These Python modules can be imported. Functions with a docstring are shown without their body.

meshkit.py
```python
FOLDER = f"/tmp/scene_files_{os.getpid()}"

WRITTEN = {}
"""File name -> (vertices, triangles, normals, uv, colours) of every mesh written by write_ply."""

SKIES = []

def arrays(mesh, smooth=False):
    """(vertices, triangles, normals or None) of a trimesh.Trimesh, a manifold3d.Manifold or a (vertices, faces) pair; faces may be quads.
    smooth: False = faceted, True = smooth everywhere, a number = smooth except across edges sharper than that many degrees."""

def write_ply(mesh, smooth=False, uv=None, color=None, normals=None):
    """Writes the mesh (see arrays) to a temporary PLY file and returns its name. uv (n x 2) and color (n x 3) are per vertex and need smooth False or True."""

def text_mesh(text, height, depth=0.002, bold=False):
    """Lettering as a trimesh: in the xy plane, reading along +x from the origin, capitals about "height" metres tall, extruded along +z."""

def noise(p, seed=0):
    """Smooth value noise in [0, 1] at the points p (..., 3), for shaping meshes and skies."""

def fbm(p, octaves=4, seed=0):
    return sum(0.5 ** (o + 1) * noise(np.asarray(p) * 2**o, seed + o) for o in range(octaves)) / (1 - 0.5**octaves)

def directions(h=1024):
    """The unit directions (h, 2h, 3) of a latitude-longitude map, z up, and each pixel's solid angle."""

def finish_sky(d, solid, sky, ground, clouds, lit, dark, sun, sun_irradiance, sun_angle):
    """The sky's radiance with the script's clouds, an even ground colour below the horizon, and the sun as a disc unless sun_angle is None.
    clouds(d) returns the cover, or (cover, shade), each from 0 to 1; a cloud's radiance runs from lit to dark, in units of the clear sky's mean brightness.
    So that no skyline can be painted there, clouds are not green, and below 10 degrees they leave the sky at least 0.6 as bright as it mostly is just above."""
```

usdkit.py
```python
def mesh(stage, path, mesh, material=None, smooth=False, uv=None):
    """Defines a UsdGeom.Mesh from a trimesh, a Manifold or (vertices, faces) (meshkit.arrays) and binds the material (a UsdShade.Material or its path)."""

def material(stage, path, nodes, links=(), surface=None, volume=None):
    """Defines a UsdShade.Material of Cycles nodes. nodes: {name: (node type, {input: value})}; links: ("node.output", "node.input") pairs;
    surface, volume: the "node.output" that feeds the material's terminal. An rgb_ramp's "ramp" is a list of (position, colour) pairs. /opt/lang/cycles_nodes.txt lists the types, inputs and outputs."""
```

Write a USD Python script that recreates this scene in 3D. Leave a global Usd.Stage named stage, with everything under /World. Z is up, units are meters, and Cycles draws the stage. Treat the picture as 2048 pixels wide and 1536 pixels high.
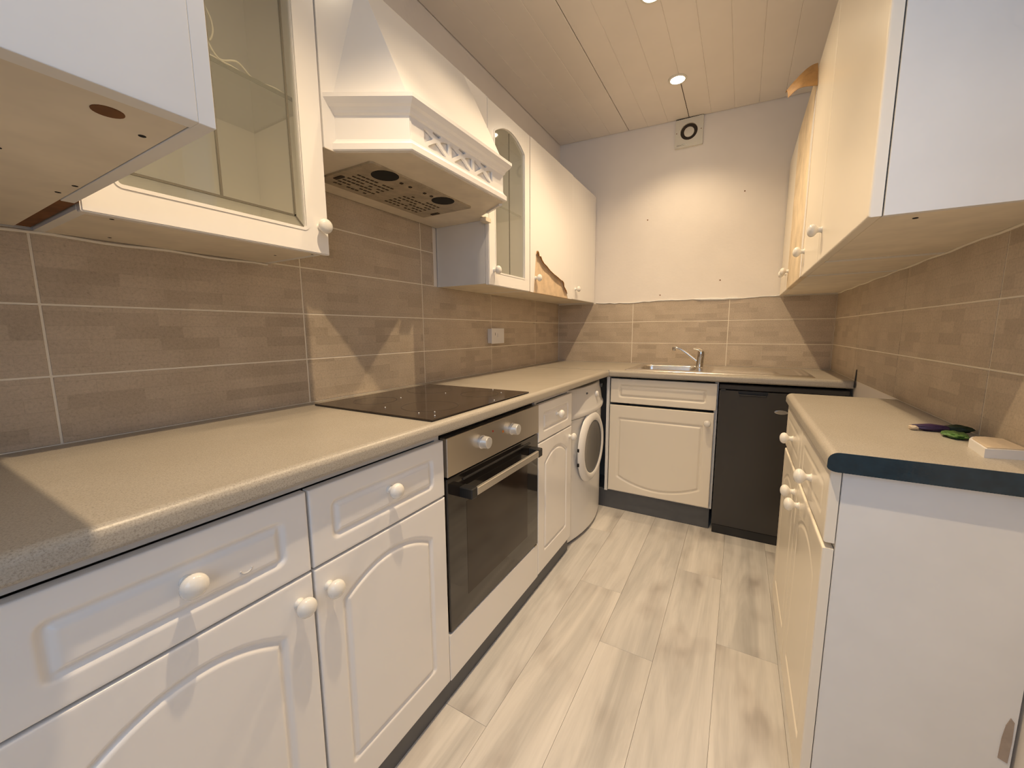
import math, random
import numpy as np
import trimesh, shapely
from shapely.geometry import Polygon, LineString, Point, box as sbox
from shapely.ops import unary_union
import usdkit, meshkit
from pxr import Usd, UsdGeom, UsdLux, UsdShade, Gf, Sdf

stage = Usd.Stage.CreateInMemory()
UsdGeom.SetStageUpAxis(stage, 'Z'); UsdGeom.SetStageMetersPerUnit(stage, 1.0)
UsdGeom.Xform.Define(stage, '/World'); UsdGeom.Scope.Define(stage, '/World/Looks')
R = random.Random(7)

# ------------------------------------------------------------------ camera
cam = UsdGeom.Camera.Define(stage, '/World/camera')
yaw, pitch, roll = 0.5224, -0.1329, -0.0065
cy, sy, cp, sp = math.cos(yaw), math.sin(yaw), math.cos(pitch), math.sin(pitch)
fwd = np.array([-sy * cp, cy * cp, sp]); right = np.array([cy, sy, 0.0]); up = np.cross(right, fwd)
r_ = math.cos(roll) * right + math.sin(roll) * up
u_ = -math.sin(roll) * right + math.cos(roll) * up
CAM = np.array([1.2914, 0.0, 1.1518])
cam.AddTransformOp().Set(Gf.Matrix4d(*r_, 0, *u_, 0, *(-fwd), 0, *CAM, 1))
cam.CreateHorizontalApertureAttr(36.0)
cam.CreateFocalLengthAttr(36.0 * 789.26 / 2048)
cam.CreateFStopAttr(0.0)
cam.CreateExposureAttr(0.32)

# ------------------------------------------------------------------ light: daylight through the window behind, three ceiling spots
DAY = UsdLux.RectLight.Define(stage, '/World/daylight')
DAY.AddTranslateOp().Set((1.75, -1.02, 1.75)); DAY.AddRotateXYZOp().Set((90, 0, 0))
DAY.CreateWidthAttr(1.7); DAY.CreateHeightAttr(1.25)
DAY.CreateIntensityAttr(2.15); DAY.CreateColorAttr((0.46, 0.69, 1.05))
SPOTS = [(0.903, 2.541), (0.887, 1.884), (0.82, 1.20), (0.93, 0.47)]
SPOT_POWER, SPOT_COLOR = (5.6, 14.5, 5.5, 19.5), (1.0, 0.755, 0.475)
SPOT_CONE = (62.0, 60.0, 51.0, 51.0)

# ------------------------------------------------------------------ helpers
used = {}
def numbered(path):
    n = used.get(path, 0); used[path] = n + 1
    return path if n == 0 else f'{path}_{n:03d}'
ORIGIN = {}
def thing(name, label, cat, loc=(0, 0, 0), group=None, kind=None):
    path = numbered('/World/' + name)
    x = UsdGeom.Xform.Define(stage, path); x.AddTranslateOp().Set(Gf.Vec3d(*loc))
    pr = x.GetPrim(); ORIGIN[path] = np.array(loc, float)
    if label: pr.SetCustomDataByKey('label', label)
    if cat: pr.SetCustomDataByKey('category', cat)
    if group: pr.SetCustomDataByKey('group', group)
    if kind: pr.SetCustomDataByKey('kind', kind)
    return path
def part(parent, name, m, mat, smooth=False, label=None, kind=None):
    """mesh in world coordinates, made a child of parent (a thing or a part)"""
    if isinstance(m, (list, tuple)): m = trimesh.util.concatenate(list(m))
    top = '/'.join(parent.split('/')[:3]); org = ORIGIN[top]
    path = numbered(parent + '/' + name)
    mm = m.copy(); mm.apply_translation(-org)
    pr = usdkit.mesh(stage, path, mm, LOOK[mat], smooth=smooth).GetPrim()
    if label: pr.SetCustomDataByKey('label', label)
    if kind: pr.SetCustomDataByKey('kind', kind)
    return path
def fix(m):
    if m.volume < 0: m.invert()
    return m
def bx(x0, x1, y0, y1, z0, z1):
    m = trimesh.creation.box((x1 - x0, y1 - y0, z1 - z0))
    m.apply_translation(((x0 + x1) / 2, (y0 + y1) / 2, (z0 + z1) / 2)); return m
def bb(x0, x1, y0, y1, z0, z1, b=0.0015):
    """box with chamfered edges"""
    P = []
    for X, sx in ((x0, 1), (x1, -1)):
        for Y, s2 in ((y0, 1), (y1, -1)):
            for Z, sz in ((z0, 1), (z1, -1)):
                P += [(X, Y + s2 * b, Z + sz * b), (X + sx * b, Y, Z + sz * b), (X + sx * b, Y + s2 * b, Z)]
    return trimesh.convex.convex_hull(np.array(P))
def ext(poly, axis, lo, hi):
    """extrude a shapely polygon: axis y: (x,z); axis x: (y,z); axis z: (x,y)"""
    gs = list(getattr(poly, 'geoms', [poly])); out = []
    for g in gs:
        m = trimesh.creation.extrude_polygon(g, hi - lo, engine='earcut'); v = m.vertices
        if axis == 'y': nv = np.c_[v[:, 0], lo + v[:, 2], v[:, 1]]
        elif axis == 'x': nv = np.c_[lo + v[:, 2], v[:, 0], v[:, 1]]
        else: nv = np.c_[v[:, 0], v[:, 1], lo + v[:, 2]]
        out.append(fix(trimesh.Trimesh(nv, m.faces, process=False)))
    return trimesh.util.concatenate(out)
def rrect(x0, x1, y0, y1, r, n=6):
    return sbox(x0 + r, y0 + r, x1 - r, y1 - r).buffer(r, quad_segs=n)
def aim(m, at, d):
    """turn +z of a mesh to direction d and move it to at"""
    T = trimesh.geometry.align_vectors([0, 0, 1], d); m = m.copy(); m.apply_transform(T); m.apply_translation(at); return m
def lathe(prof, at, d=(0, 0, 1), sec=28):
    m = trimesh.creation.revolve(np.array(prof, float), sections=sec)
    return aim(fix(m), at, d)
def disc(r, h, at, d=(0, 0, 1), sec=32):
    return lathe([(0, 0), (r, 0), (r, h), (0, h)], at, d, sec)
def tube(pts, rad, sides=8, sub=6):
    P = np.array(pts, float)
    if sub > 1 and len(P) > 2:
        from scipy.interpolate import CubicSpline
        t = np.r_[0, np.cumsum(np.linalg.norm(np.diff(P, axis=0), axis=1))]
        P = CubicSpline(t, P)(np.linspace(0, t[-1], (len(P) - 1) * sub + 1))
    T = np.gradient(P, axis=0); T /= np.linalg.norm(T, axis=1, keepdims=True)
    ref = np.array([0.3, 0.5, 0.81]); A = np.cross(T, ref); A /= np.linalg.norm(A, axis=1, keepdims=True); B = np.cross(T, A)
    an = np.arange(sides) * 2 * np.pi / sides; rr = np.broadcast_to(rad, (len(P),))
    V = P[:, None] + rr[:, None, None] * (np.cos(an)[None, :, None] * A[:, None] + np.sin(an)[None, :, None] * B[:, None])
    V = V.reshape(-1, 3); F = []
    for i in range(len(P) - 1):
        for j in range(sides):
            a, b = i * sides + j, i * sides + (j + 1) % sides
            F += [(a, b, b + sides), (a, b + sides, a + sides)]
    n = len(V); V = np.vstack([V, P[0], P[-1]])
    for j in range(sides):
        F += [(n, (j + 1) % sides, j), (n + 1, n - sides + j, n - sides + (j + 1) % sides)]
    return fix(trimesh.Trimesh(V, F, process=False))
def loft(rings, close=True, caps=True):
    """rings: list of equal-length point lists; each ring a closed loop"""
    Rg = [np.array(r, float) for r in rings]; n = len(Rg[0]); V = np.vstack(Rg); F = []
    m = n if close else n - 1
    for i in range(len(Rg) - 1):
        for j in range(m):
            a, b = i * n + j, i * n + (j + 1) % n
            F += [(a, b, b + n), (a, b + n, a + n)]
    if caps:
        for i0 in (0, (len(Rg) - 1) * n):
            c = len(V); V = np.vstack([V, V[i0:i0 + n].mean(0)])
            for j in range(m):
                a, b = i0 + j, i0 + (j + 1) % n
                F.append((c, b, a) if i0 == 0 else (c, a, b))
    return fix(trimesh.Trimesh(V, F, process=False))

# ------------------------------------------------------------------ materials
LOOK = {}
def M(name, nodes, links=(), surface='p.BSDF'):
    LOOK[name] = usdkit.material(stage, '/World/Looks/' + name, nodes, links, surface=surface)
def plain(name, col, rough=0.5, metal=0.0, bump=0.0, bscale=300, vary=0.0, vscale=8, coat=0.0, spec=0.5):
    n = {'p': ('principled_bsdf', {'base_color': col, 'roughness': rough, 'metallic': metal, 'coat_weight': coat, 'specular_ior_level': spec}), 'g': ('geometry', {})}
    l = []
    if vary:
        n['v'] = ('noise_texture', {'scale': vscale, 'detail': 4, 'roughness': 0.6})
        n['r'] = ('rgb_ramp', {'ramp': [(0.3, tuple(c * (1 - vary) for c in col)), (0.7, tuple(min(1, c * (1 + vary * .4)) for c in col))]})
        l += [('g.position', 'v.vector'), ('v.fac', 'r.fac'), ('r.color', 'p.base_color')]
    if bump:
        n['b'] = ('noise_texture', {'scale': bscale, 'detail': 3})
        n['bp'] = ('bump', {'strength': bump, 'distance': 0.002})
        l += [('g.position', 'b.vector'), ('b.fac', 'bp.height'), ('bp.normal', 'p.normal')]
    M(name, n, l)
plain('white_vinyl', (.915, .885, .85), .22, bump=.06, bscale=90)
plain('cream_vinyl', (.90, .825, .70), .27, bump=.06, bscale=90)
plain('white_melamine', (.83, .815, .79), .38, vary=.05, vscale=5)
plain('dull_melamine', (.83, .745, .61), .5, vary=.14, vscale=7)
plain('cabinet_inside', (.82, .80, .75), .5)
plain('shelf_glass_look', (.58, .60, .54), .25)
plain('knob_white', (.86, .83, .77), .15, coat=.3)
plain('wall_paint', (.885, .825, .76), .6, bump=.25, bscale=60, vary=.04, vscale=3)
plain('panel_white', (.84, .775, .70), .33, vary=.05, vscale=3)
plain('ceiling_void', (.10, .075, .055), .9)
plain('grout', (.90, .83, .70), .8, bump=.2)
plain('sealant', (.82, .82, .80), .45)
plain('steel', (.62, .58, .53), .34, metal=1.0, bump=.05, bscale=400)
plain('sink_steel', (.80, .775, .735), .27, metal=1.0)
plain('chrome', (.80, .78, .75), .08, metal=1.0)
plain('satin_knob', (.78, .77, .75), .35, metal=.6)
plain('aluminium', (.70, .67, .62), .38, metal=.9)
plain('black_glass', (.016, .013, .011), .06, coat=.5)
plain('hob_glass', (.030, .020, .014), .10)
plain('black_plastic', (.018, .018, .019), .35)
plain('black_gloss', (.040, .037, .035), .22, bump=.12, bscale=500)
plain('dark_void', (.012, .011, .010), .9)
plain('plinth_grey', (.10, .105, .115), .45, vary=.1, vscale=20)
plain('mdf', (.76, .575, .385), .75, vary=.22, vscale=14)
plain('worn_patch', (.44, .35, .28), .8, vary=.2, vscale=30)
plain('raw_brown', (.21, .085, .025), .8, vary=.5, vscale=11)
plain('peeled', (.80, .655, .46), .6, vary=.25, vscale=9)
plain('vinyl_back', (.50, .27, .09), .55, vary=.25, vscale=30)
plain('washer_white', (.82, .80, .77), .28)
plain('washer_panel', (.74, .72, .70), .35)
plain('door_glass', (.035, .032, .030), .07)
plain('drum_steel', (.45, .42, .38), .3, metal=.8)
plain('socket_white', (.80, .78, .76), .35)
plain('fan_cream', (.74, .70, .60), .45)
plain('filter_metal', (.52, .45, .34), .5, metal=.35, vary=.3, vscale=22)
plain('filter_dark', (.05, .035, .022), .8)
plain('shelf_edge', (.07, .085, .055), .3)
plain('lead_strip', (.17, .155, .12), .5, metal=.3)
plain('cable_white', (.74, .70, .58), .45)
plain('edge_tape', (.014, .036, .055), .12, bump=.25, bscale=120, vary=.3, vscale=40)
plain('purple', (.045, .02, .07), .4, vary=.4, vscale=60)
plain('dark_green', (.018, .035, .014), .45, vary=.4, vscale=60)
plain('green', (.09, .20, .045), .45, vary=.3, vscale=60)
plain('pale_plastic', (.74, .72, .70), .4)
plain('beige_sponge', (.58, .47, .34), .8, bump=.3, bscale=200)
plain('badge', (.42, .40, .37), .25, metal=.8)
plain('amber', (.75, .22, .02), .3)
plain('red_dot', (.5, .05, .03), .3)
M('lamp_glow', {'e': ('emission', {'color': (1.0, .86, .62), 'strength': 36.0})}, surface='e.emission')
# window-like glass for the cabinet doors
def glass(name, tint, base=.10):
    M(name, {'t': ('transparent_bsdf', {'color': tint}), 'g': ('glossy_bsdf', {'color': (1, 1, 1), 'roughness': .03}),
             'f': ('layer_weight', {'blend': .5}), 'pw': ('math', {'math_type': 'power', 'value2': 5.0}), 'ma': ('math', {'math_type': 'multiply_add', 'value2': .55, 'value3': base}), 'm': ('mix_closure', {})},
      [('f.facing', 'pw.value1'), ('pw.value', 'ma.value1'), ('ma.value', 'm.fac'), ('t.BSDF', 'm.closure1'), ('g.BSDF', 'm.closure2')], surface='m.closure')
M('pane_glass', {'t': ('transparent_bsdf', {'color': (.96, .965, .94)}), 'g': ('glossy_bsdf', {'color': (1, 1, 1), 'roughness': .03}), 'd': ('diffuse_bsdf', {'color': (.66, .64, .56)}),
                 'f': ('layer_weight', {'blend': .5}), 'pw': ('math', {'math_type': 'power', 'value2': 5.0}), 'ma': ('math', {'math_type': 'multiply_add', 'value2': .5, 'value3': .08}), 'm0': ('mix_closure', {'fac': .135}), 'm': ('mix_closure', {})},
  [('f.facing', 'pw.value1'), ('pw.value', 'ma.value1'), ('ma.value', 'm.fac'), ('t.BSDF', 'm0.closure1'), ('d.BSDF', 'm0.closure2'), ('m0.closure', 'm.closure1'), ('g.BSDF', 'm.closure2')], surface='m.closure')   # old greasy glass
glass('shelf_glass', (.88, .905, .87), .08)
glass('window_glass', (.97, .98, .98), .04)
# laminate worktop: fine speckle
M('worktop', {'g': ('geometry', {}), 'n1': ('noise_texture', {'scale': 420, 'detail': 2, 'roughness': .7}), 'n2': ('noise_texture', {'scale': 6, 'detail': 3}),
              'r': ('rgb_ramp', {'ramp': [(.30, (.305, .268, .218)), (.47, (.425, .383, .322)), (.62, (.47, .427, .362)), (.75, (.52, .475, .41))]}),
              'r2': ('rgb_ramp', {'ramp': [(.3, (.93, .92, .90)), (.7, (1, 1, 1))]}),
              'mx': ('mix_color', {'blend_type': 'multiply', 'fac': 1.0}), 'p': ('principled_bsdf', {'roughness': .36})},
  [('g.position', 'n1.vector'), ('g.position', 'n2.vector'), ('n1.fac', 'r.fac'), ('n2.fac', 'r2.fac'), ('r.color', 'mx.a'), ('r2.color', 'mx.b'), ('mx.result', 'p.base_color')])
# printed mosaic tile; which two world axes lie in the tile's plane differs by wall
def tile_mat(name, rot):
    ax = {'yz': ('y', 'z'), 'xz': ('x', 'z')}[rot]
    n = {'g': ('geometry', {}), 's': ('separate_xyz', {}), 'c': ('combine_xyz', {}), 'oi': ('object_info', {}),
         'of': ('math', {'math_type': 'multiply', 'value2': 7.3}), 'ad': ('math', {'math_type': 'add'}),
         'b1': ('brick_texture', {'offset': .37, 'offset_frequency': 2, 'squash': 1.0, 'squash_frequency': 3, 'color1': (0, 0, 0), 'color2': (1, 1, 1), 'mortar': (.55, .55, .55), 'scale': 1.0, 'mortar_size': .0009, 'mortar_smooth': .3, 'bias': -.25, 'brick_width': .132, 'row_height': .0308}),
         'r1': ('rgb_ramp', {'ramp': [(0, (.58, .482, .372)), (.45, (.555, .459, .353)), (.75, (.475, .390, .298)), (1, (.385, .314, .238))]}),
         'n': ('noise_texture', {'scale': 150, 'detail': 4, 'roughness': .75}), 'n3': ('noise_texture', {'scale': 9, 'detail': 4}),
         'r2': ('rgb_ramp', {'ramp': [(.25, (.60, .58, .54)), (.40, (.90, .90, .89)), (.55, (1.0, 1.0, 1.0)), (.75, (1.10, 1.10, 1.09))]}),
         'r3': ('rgb_ramp', {'ramp': [(.3, (.90, .89, .87)), (.7, (1.05, 1.05, 1.05))]}),
         'mx': ('mix_color', {'blend_type': 'multiply', 'fac': 1.0}), 'mx2': ('mix_color', {'blend_type': 'multiply', 'fac': 1.0}),
         'bp': ('bump', {'strength': .35, 'distance': .001}), 'p': ('principled_bsdf', {'roughness': .42})}
    l = [('g.position', 's.vector'), ('oi.random', 'of.value1'), (f's.{ax[0]}', 'ad.value1'), ('of.value', 'ad.value2'), ('ad.value', 'c.x'), (f's.{ax[1]}', 'c.y'),
         ('c.vector', 'b1.vector'), ('b1.color', 'r1.fac'), ('g.position', 'n.vector'), ('g.position', 'n3.vector'), ('n.fac', 'r2.fac'), ('n3.fac', 'r3.fac'),
         ('r1.color', 'mx.a'), ('r2.color', 'mx.b'), ('mx.result', 'mx2.a'), ('r3.color', 'mx2.b'), ('mx2.result', 'p.base_color'),
         ('b1.fac', 'bp.height'), ('bp.normal', 'p.normal')]
    M(name, n, l)
tile_mat('tile_side', 'yz'); tile_mat('tile_back', 'xz')
# grey oak laminate, grain along y
M('grey_oak', {'g': ('geometry', {}), 'oi': ('object_info', {}), 'sc': ('vector_math', {'math_type': 'scale', 'vector1': (17.0, 31.0, 0.0)}), 'ad': ('vector_math', {'math_type': 'add'}),
               'm1': ('mapping', {'scale': (10, .9, 1)}), 'm2': ('mapping', {'scale': (70, 2.6, 1)}), 'm3': ('mapping', {'scale': (5.5, 2.6, 1)}),
               'n1': ('noise_texture', {'scale': 1, 'detail': 5, 'roughness': .6, 'distortion': .9}), 'n2': ('noise_texture', {'scale': 1, 'detail': 4, 'roughness': .6}),
               'v3': ('noise_texture', {'scale': 1.6, 'detail': 2, 'roughness': .4}),
               'r1': ('rgb_ramp', {'ramp': [(.28, (.50, .478, .455)), (.42, (.59, .563, .533)), (.55, (.69, .655, .615)), (.70, (.76, .722, .68))]}),
               'r2': ('rgb_ramp', {'ramp': [(.3, (.92, .92, .92)), (.6, (1, 1, 1))]}),
               'r3': ('rgb_ramp', {'ramp': [(.24, (.60, .57, .565)), (.34, (.86, .845, .84)), (.46, (.98, .98, .98)), (.6, (1, 1, 1))]}),
               'rr': ('rgb_ramp', {'ramp': [(0, (.93, .94, .95)), (1, (1.06, 1.05, 1.03))]}),
               'a': ('mix_color', {'blend_type': 'multiply', 'fac': 1.0}), 'b': ('mix_color', {'blend_type': 'multiply', 'fac': 1.0}), 'c': ('mix_color', {'blend_type': 'multiply', 'fac': 1.0}),
               'p': ('principled_bsdf', {'roughness': .40})},
  [('oi.random', 'sc.scale'), ('g.position', 'ad.vector1'), ('sc.vector', 'ad.vector2'), ('ad.vector', 'm1.vector'), ('ad.vector', 'm2.vector'), ('ad.vector', 'm3.vector'),
   ('m1.vector', 'n1.vector'), ('m2.vector', 'n2.vector'), ('m3.vector', 'v3.vector'), ('n1.fac', 'r1.fac'), ('n2.fac', 'r2.fac'), ('v3.fac', 'r3.fac'), ('oi.random', 'rr.fac'),
   ('r1.color', 'a.a'), ('r2.color', 'a.b'), ('a.result', 'b.a'), ('r3.color', 'b.b'), ('b.result', 'c.a'), ('rr.color', 'c.b'), ('c.result', 'p.base_color')])

# ------------------------------------------------------------------ the setting
D, W, YR, XR, YW = 3.013, 1.774, -0.9, 2.8, 0.35
ZC = 0.909
def zceil(x): return 2.566 - 0.036 * x
# floor: laminate planks
fl = thing('floor', None, None, (0, 0, 0), kind='structure')
part(fl, 'subfloor', bx(-.1, XR + .1, YR - .1, D + .1, -.08, -.0085), 'dark_void')
PW, PL = .19, 1.29
ends = {4: 1.32, 3: 1.63, 5: 1.95, 6: 1.52, 7: 1.05}
x_first = 1.283 - 6 * PW
for k in range(0, 17):
    xa = x_first + k * PW; xb = min(xa + PW, XR)
    y = ends.get(k - 0 if k in ends else -1, R.uniform(0, PL))
    while y > YR: y -= PL
    while y < D:
        y0, y1 = max(y, YR), min(y + PL, D)
        if y1 - y0 > .01 and xb > 0:
            part(fl, 'plank', bb(max(xa, 0) + .0003, xb - .0003, y0 + .0003, y1 - .0003, -.0085, 0, .0005), 'grey_oak')
        y += PL
# ceiling: white cladding strips along the room, slightly lower towards the right
cl = thing('ceiling', None, None, (0, 0, 0), kind='structure')
m = bx(-.1, XR + .1, YR - .1, D + .1, 2.60, 2.66); part(cl, 'deck', m, 'ceiling_void')
for k in range(0, 24):
    xa, xb = k * .1305, min((k + 1) * .1305, XR)
    gl = .0016 if k == 4 else 0; gr = .0016 if k == 3 else 0
    m = bb(xa + gl, xb - gr, YR, D - .001, 0, .02, .0022)
    m.vertices[:, 2] += zceil(m.vertices[:, 0]); part(cl, 'cladding_strip', m, 'panel_white')
part(cl, 'open_seam', bx(.9117, .9153, 2.60, D - .002, zceil(.9135) - .0006, zceil(.9135) + .001), 'ceiling_void', label='dark open joint between two ceiling strips')
# walls
wl = thing('wall_left', None, None, (0, 0, 0), kind='structure')
part(wl, 'plaster', bx(-.12, -.003, YR - .1, D + .1, -.08, 2.64), 'wall_paint')
wb = thing('wall_back', None, None, (0, 0, 0), kind='structure')
part(wb, 'plaster', bx(-.1, W + .12, D + .003, D + .12, -.08, 2.64), 'wall_paint')
wr = thing('wall_right', None, None, (0, 0, 0), kind='structure')
part(wr, 'plaster', bx(W + .003, W + .12, YW, D + .1, -.08, 2.64), 'wall_paint')
wf = thing('wall_rear', None, None, (0, 0, 0), kind='structure')
part(wf, 'plaster', [bx(-.1, .9, YR - .12, YR, -.08, 2.66), bx(2.6, XR + .1, YR - .12, YR, -.08, 2.66), bx(.9, 2.6, YR - .12, YR, 2.38, 2.66), bx(.9, 2.6, YR - .12, YR, -.08, 1.12)], 'wall_paint')
ws = thing('wall_side', None, None, (0, 0, 0), kind='structure')
part(ws, 'plaster', [bx(XR, XR + .1, YR - .1, YW, -.08, 2.66), bx(W + .12, XR + .1, YW, YW + .1, -.08, 2.66)], 'wall_paint')
wi = thing('window_1', None, None, (0, 0, 0), kind='structure')
for m in (bb(.9, 2.6, YR - .1, YR - .03, 1.12, 1.17), bb(.9, 2.6, YR - .1, YR - .03, 2.33, 2.38), bb(.9, .95, YR - .1, YR - .03, 1.17, 2.33), bb(2.55, 2.6, YR - .1, YR - .03, 1.17, 2.33), bb(1.725, 1.775, YR - .1, YR - .03, 1.17, 2.33)):
    part(wi, 'window_frame', m, 'washer_white')
part(wi, 'pane', bx(.95, 1.725, YR - .07, YR - .064, 1.17, 2.33), 'window_glass')
part(wi, 'pane', bx(1.775, 2.55, YR - .07, YR - .064, 1.17, 2.33), 'window_glass')
# tiles: 588 x 154 mm, printed mosaic
zr = [.909, 1.0607, 1.2149, 1.369, 1.523, 1.664]
g = .0021
yl = [.2395 + .5877 * k for k in range(-3, 5)] + [D]
yl[0] = YR
for i in range(len(zr) - 1):
    for k in range(len(yl) - 1):
        a, b = yl[k], yl[k + 1]
        if i >= 3:                                  # above the cabinets' underside only behind the hood
            a, b = max(a, .74), min(b, 1.50)
            if b - a < .05: continue
        part(wl, 'tile', bb(-.003, 0, a + g, b - g, zr[i] + g, zr[i + 1] - g, .0008), 'tile_side')
part(wl, 'grout', [bx(-.003, -.0012, YR, D, .905, 1.369), bx(-.003, -.0012, .74, 1.5, 1.369, 1.67)], 'grout')
xb_ = [0, .592, 1.216, W]
for i in range(3):
    for k in range(3):
        part(wb, 'tile', bb(xb_[k] + g, xb_[k + 1] - g, D, D + .003, zr[i] + g, (zr[i + 1] if i < 2 else 1.358) - g, .0008), 'tile_back')
part(wb, 'grout', bx(0, W, D + .0012, D + .003, .905, 1.36), 'grout')
yr_ = [YW, .695, 1.283, 1.871, 2.459, D]
for i in range(3):
    for k in range(5):
        part(wr, 'tile', bb(W, W + .003, yr_[k] + g, yr_[k + 1] - g, zr[i] + g, zr[i + 1] - g, .0008), 'tile_side')
part(wr, 'grout', bx(W + .0012, W + .003, YW, D, .909, 1.369), 'grout')
# torn plaster and sealant bead along the top of the back tiles
pts = [(x, D - .002, 1.359 + .004 * math.sin(9 * x) + .003 * R.uniform(-1, 1)) for x in np.linspace(.31, 1.50, 34)]
part(wb, 'sealant_bead', tube(pts, [.0025 + .0022 * R.random() + (.004 if 1.0 < q[0] < 1.25 else 0) for q in pts], 6, 1), 'sealant', smooth=60)
part(wl, 'sealant_bead', tube([(.002, y, 1.664) for y in np.linspace(.74, 1.5, 8)], .005, 6, 1), 'sealant', smooth=60)
part(wl, 'sealant_bead', tube([(.001, y, 1.3615 + .002 * math.sin(30 * y)) for y in np.linspace(-.3, .72, 26)], .0035, 6, 1), 'grout', smooth=60)
part(wr, 'sealant_bead', tube([(W - .001, y, 1.361 + .002 * math.sin(23 * y)) for y in np.linspace(1.0, 3.0, 26)], .0035, 6, 1), 'grout', smooth=60)
for (x, z) in ((.672, 1.926), (1.152, 1.479), (.777, 1.40), (1.26, 2.02)):
    part(wb, 'screw_hole', disc(.004, .0012, (x, D + .0032, z), (0, -1, 0), 10), 'raw_brown')

# ------------------------------------------------------------------ routed fronts
def groove_rect(a0, a1, b0, b1):
    return LineString(list(rrect(a0, a1, b0, b1, .006, 3).exterior.coords))
def arc(p, q, apex_b, n=28):
    (a0, b0), (a1, b1) = p, q
    t = np.linspace(0, 1, n); h = apex_b - (b0 + b1) / 2
    return [(a0 + (a1 - a0) * s, b0 + (b1 - b0) * s + h * (1 - (2 * s - 1) ** 2)) for s in t]
def front(w, h, t, lines, place, cell=.003, hw=.0105, depth=.0070, rnd=.004, hole=None):
    """a slab front with routed grooves; local a across, b up, n out of the face; place(a,b,n)->world arrays"""
    e = [0, rnd * .18, rnd * .45, rnd]
    def axis(L):
        u = np.linspace(.008, L - .008, max(4, int((L - .016) / cell)))
        return np.r_[e, u, [L - x for x in e[::-1]]]
    A, B = axis(w), axis(h); AA, BB = np.meshgrid(A, B, indexing='ij')
    d = np.minimum.reduce([AA, w - AA, BB, h - BB]); q = np.clip(rnd - d, 0, rnd)
    N = -(rnd - np.sqrt(np.maximum(rnd ** 2 - q ** 2, 0)))
    if lines:
        P = shapely.points(AA.ravel(), BB.ravel()); cut = np.zeros(AA.shape)
        for ln in lines:
            ln, dep = ln if isinstance(ln, tuple) else (ln, depth)
            dd = shapely.distance(P, ln).reshape(AA.shape)
            cut = np.maximum(cut, np.where(dd < hw, .5 * dep * (1 + np.cos(np.pi * np.minimum(dd / hw, 1))), 0))
        N = N - cut
    na, nb = AA.shape; V = [np.c_[AA.ravel(), BB.ravel(), N.ravel()]]
    idx = np.arange(na * nb).reshape(na, nb)
    F = [np.c_[idx[:-1, :-1].ravel(), idx[1:, :-1].ravel(), idx[1:, 1:].ravel()], np.c_[idx[:-1, :-1].ravel(), idx[1:, 1:].ravel(), idx[:-1, 1:].ravel()]]
    loop = np.r_[idx[:, 0], idx[-1, 1:], idx[-2::-1, -1], idx[0, -2:0:-1]]
    bk = V[0][loop].copy(); bk[:, 2] = -t; n0 = na * nb; V.append(bk); L = len(loop)
    j = np.arange(L); k = (j + 1) % L
    F += [np.c_[loop[j], n0 + j, n0 + k], np.c_[loop[j], n0 + k, loop[k]]]
    V.append(np.array([[w / 2, h / 2, -t]])); c = n0 + L
    F.append(np.c_[np.full(L, c), n0 + k, n0 + j])
    V = np.vstack(V); F = np.vstack(F)
    return fix(trimesh.Trimesh(np.c_[place(V[:, 0], V[:, 1], V[:, 2])], F, process=False))
def face_px(xf, y0, z0):   # front faces +x
    return lambda a, b, n: (xf + n, y0 + a, z0 + b)
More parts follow.
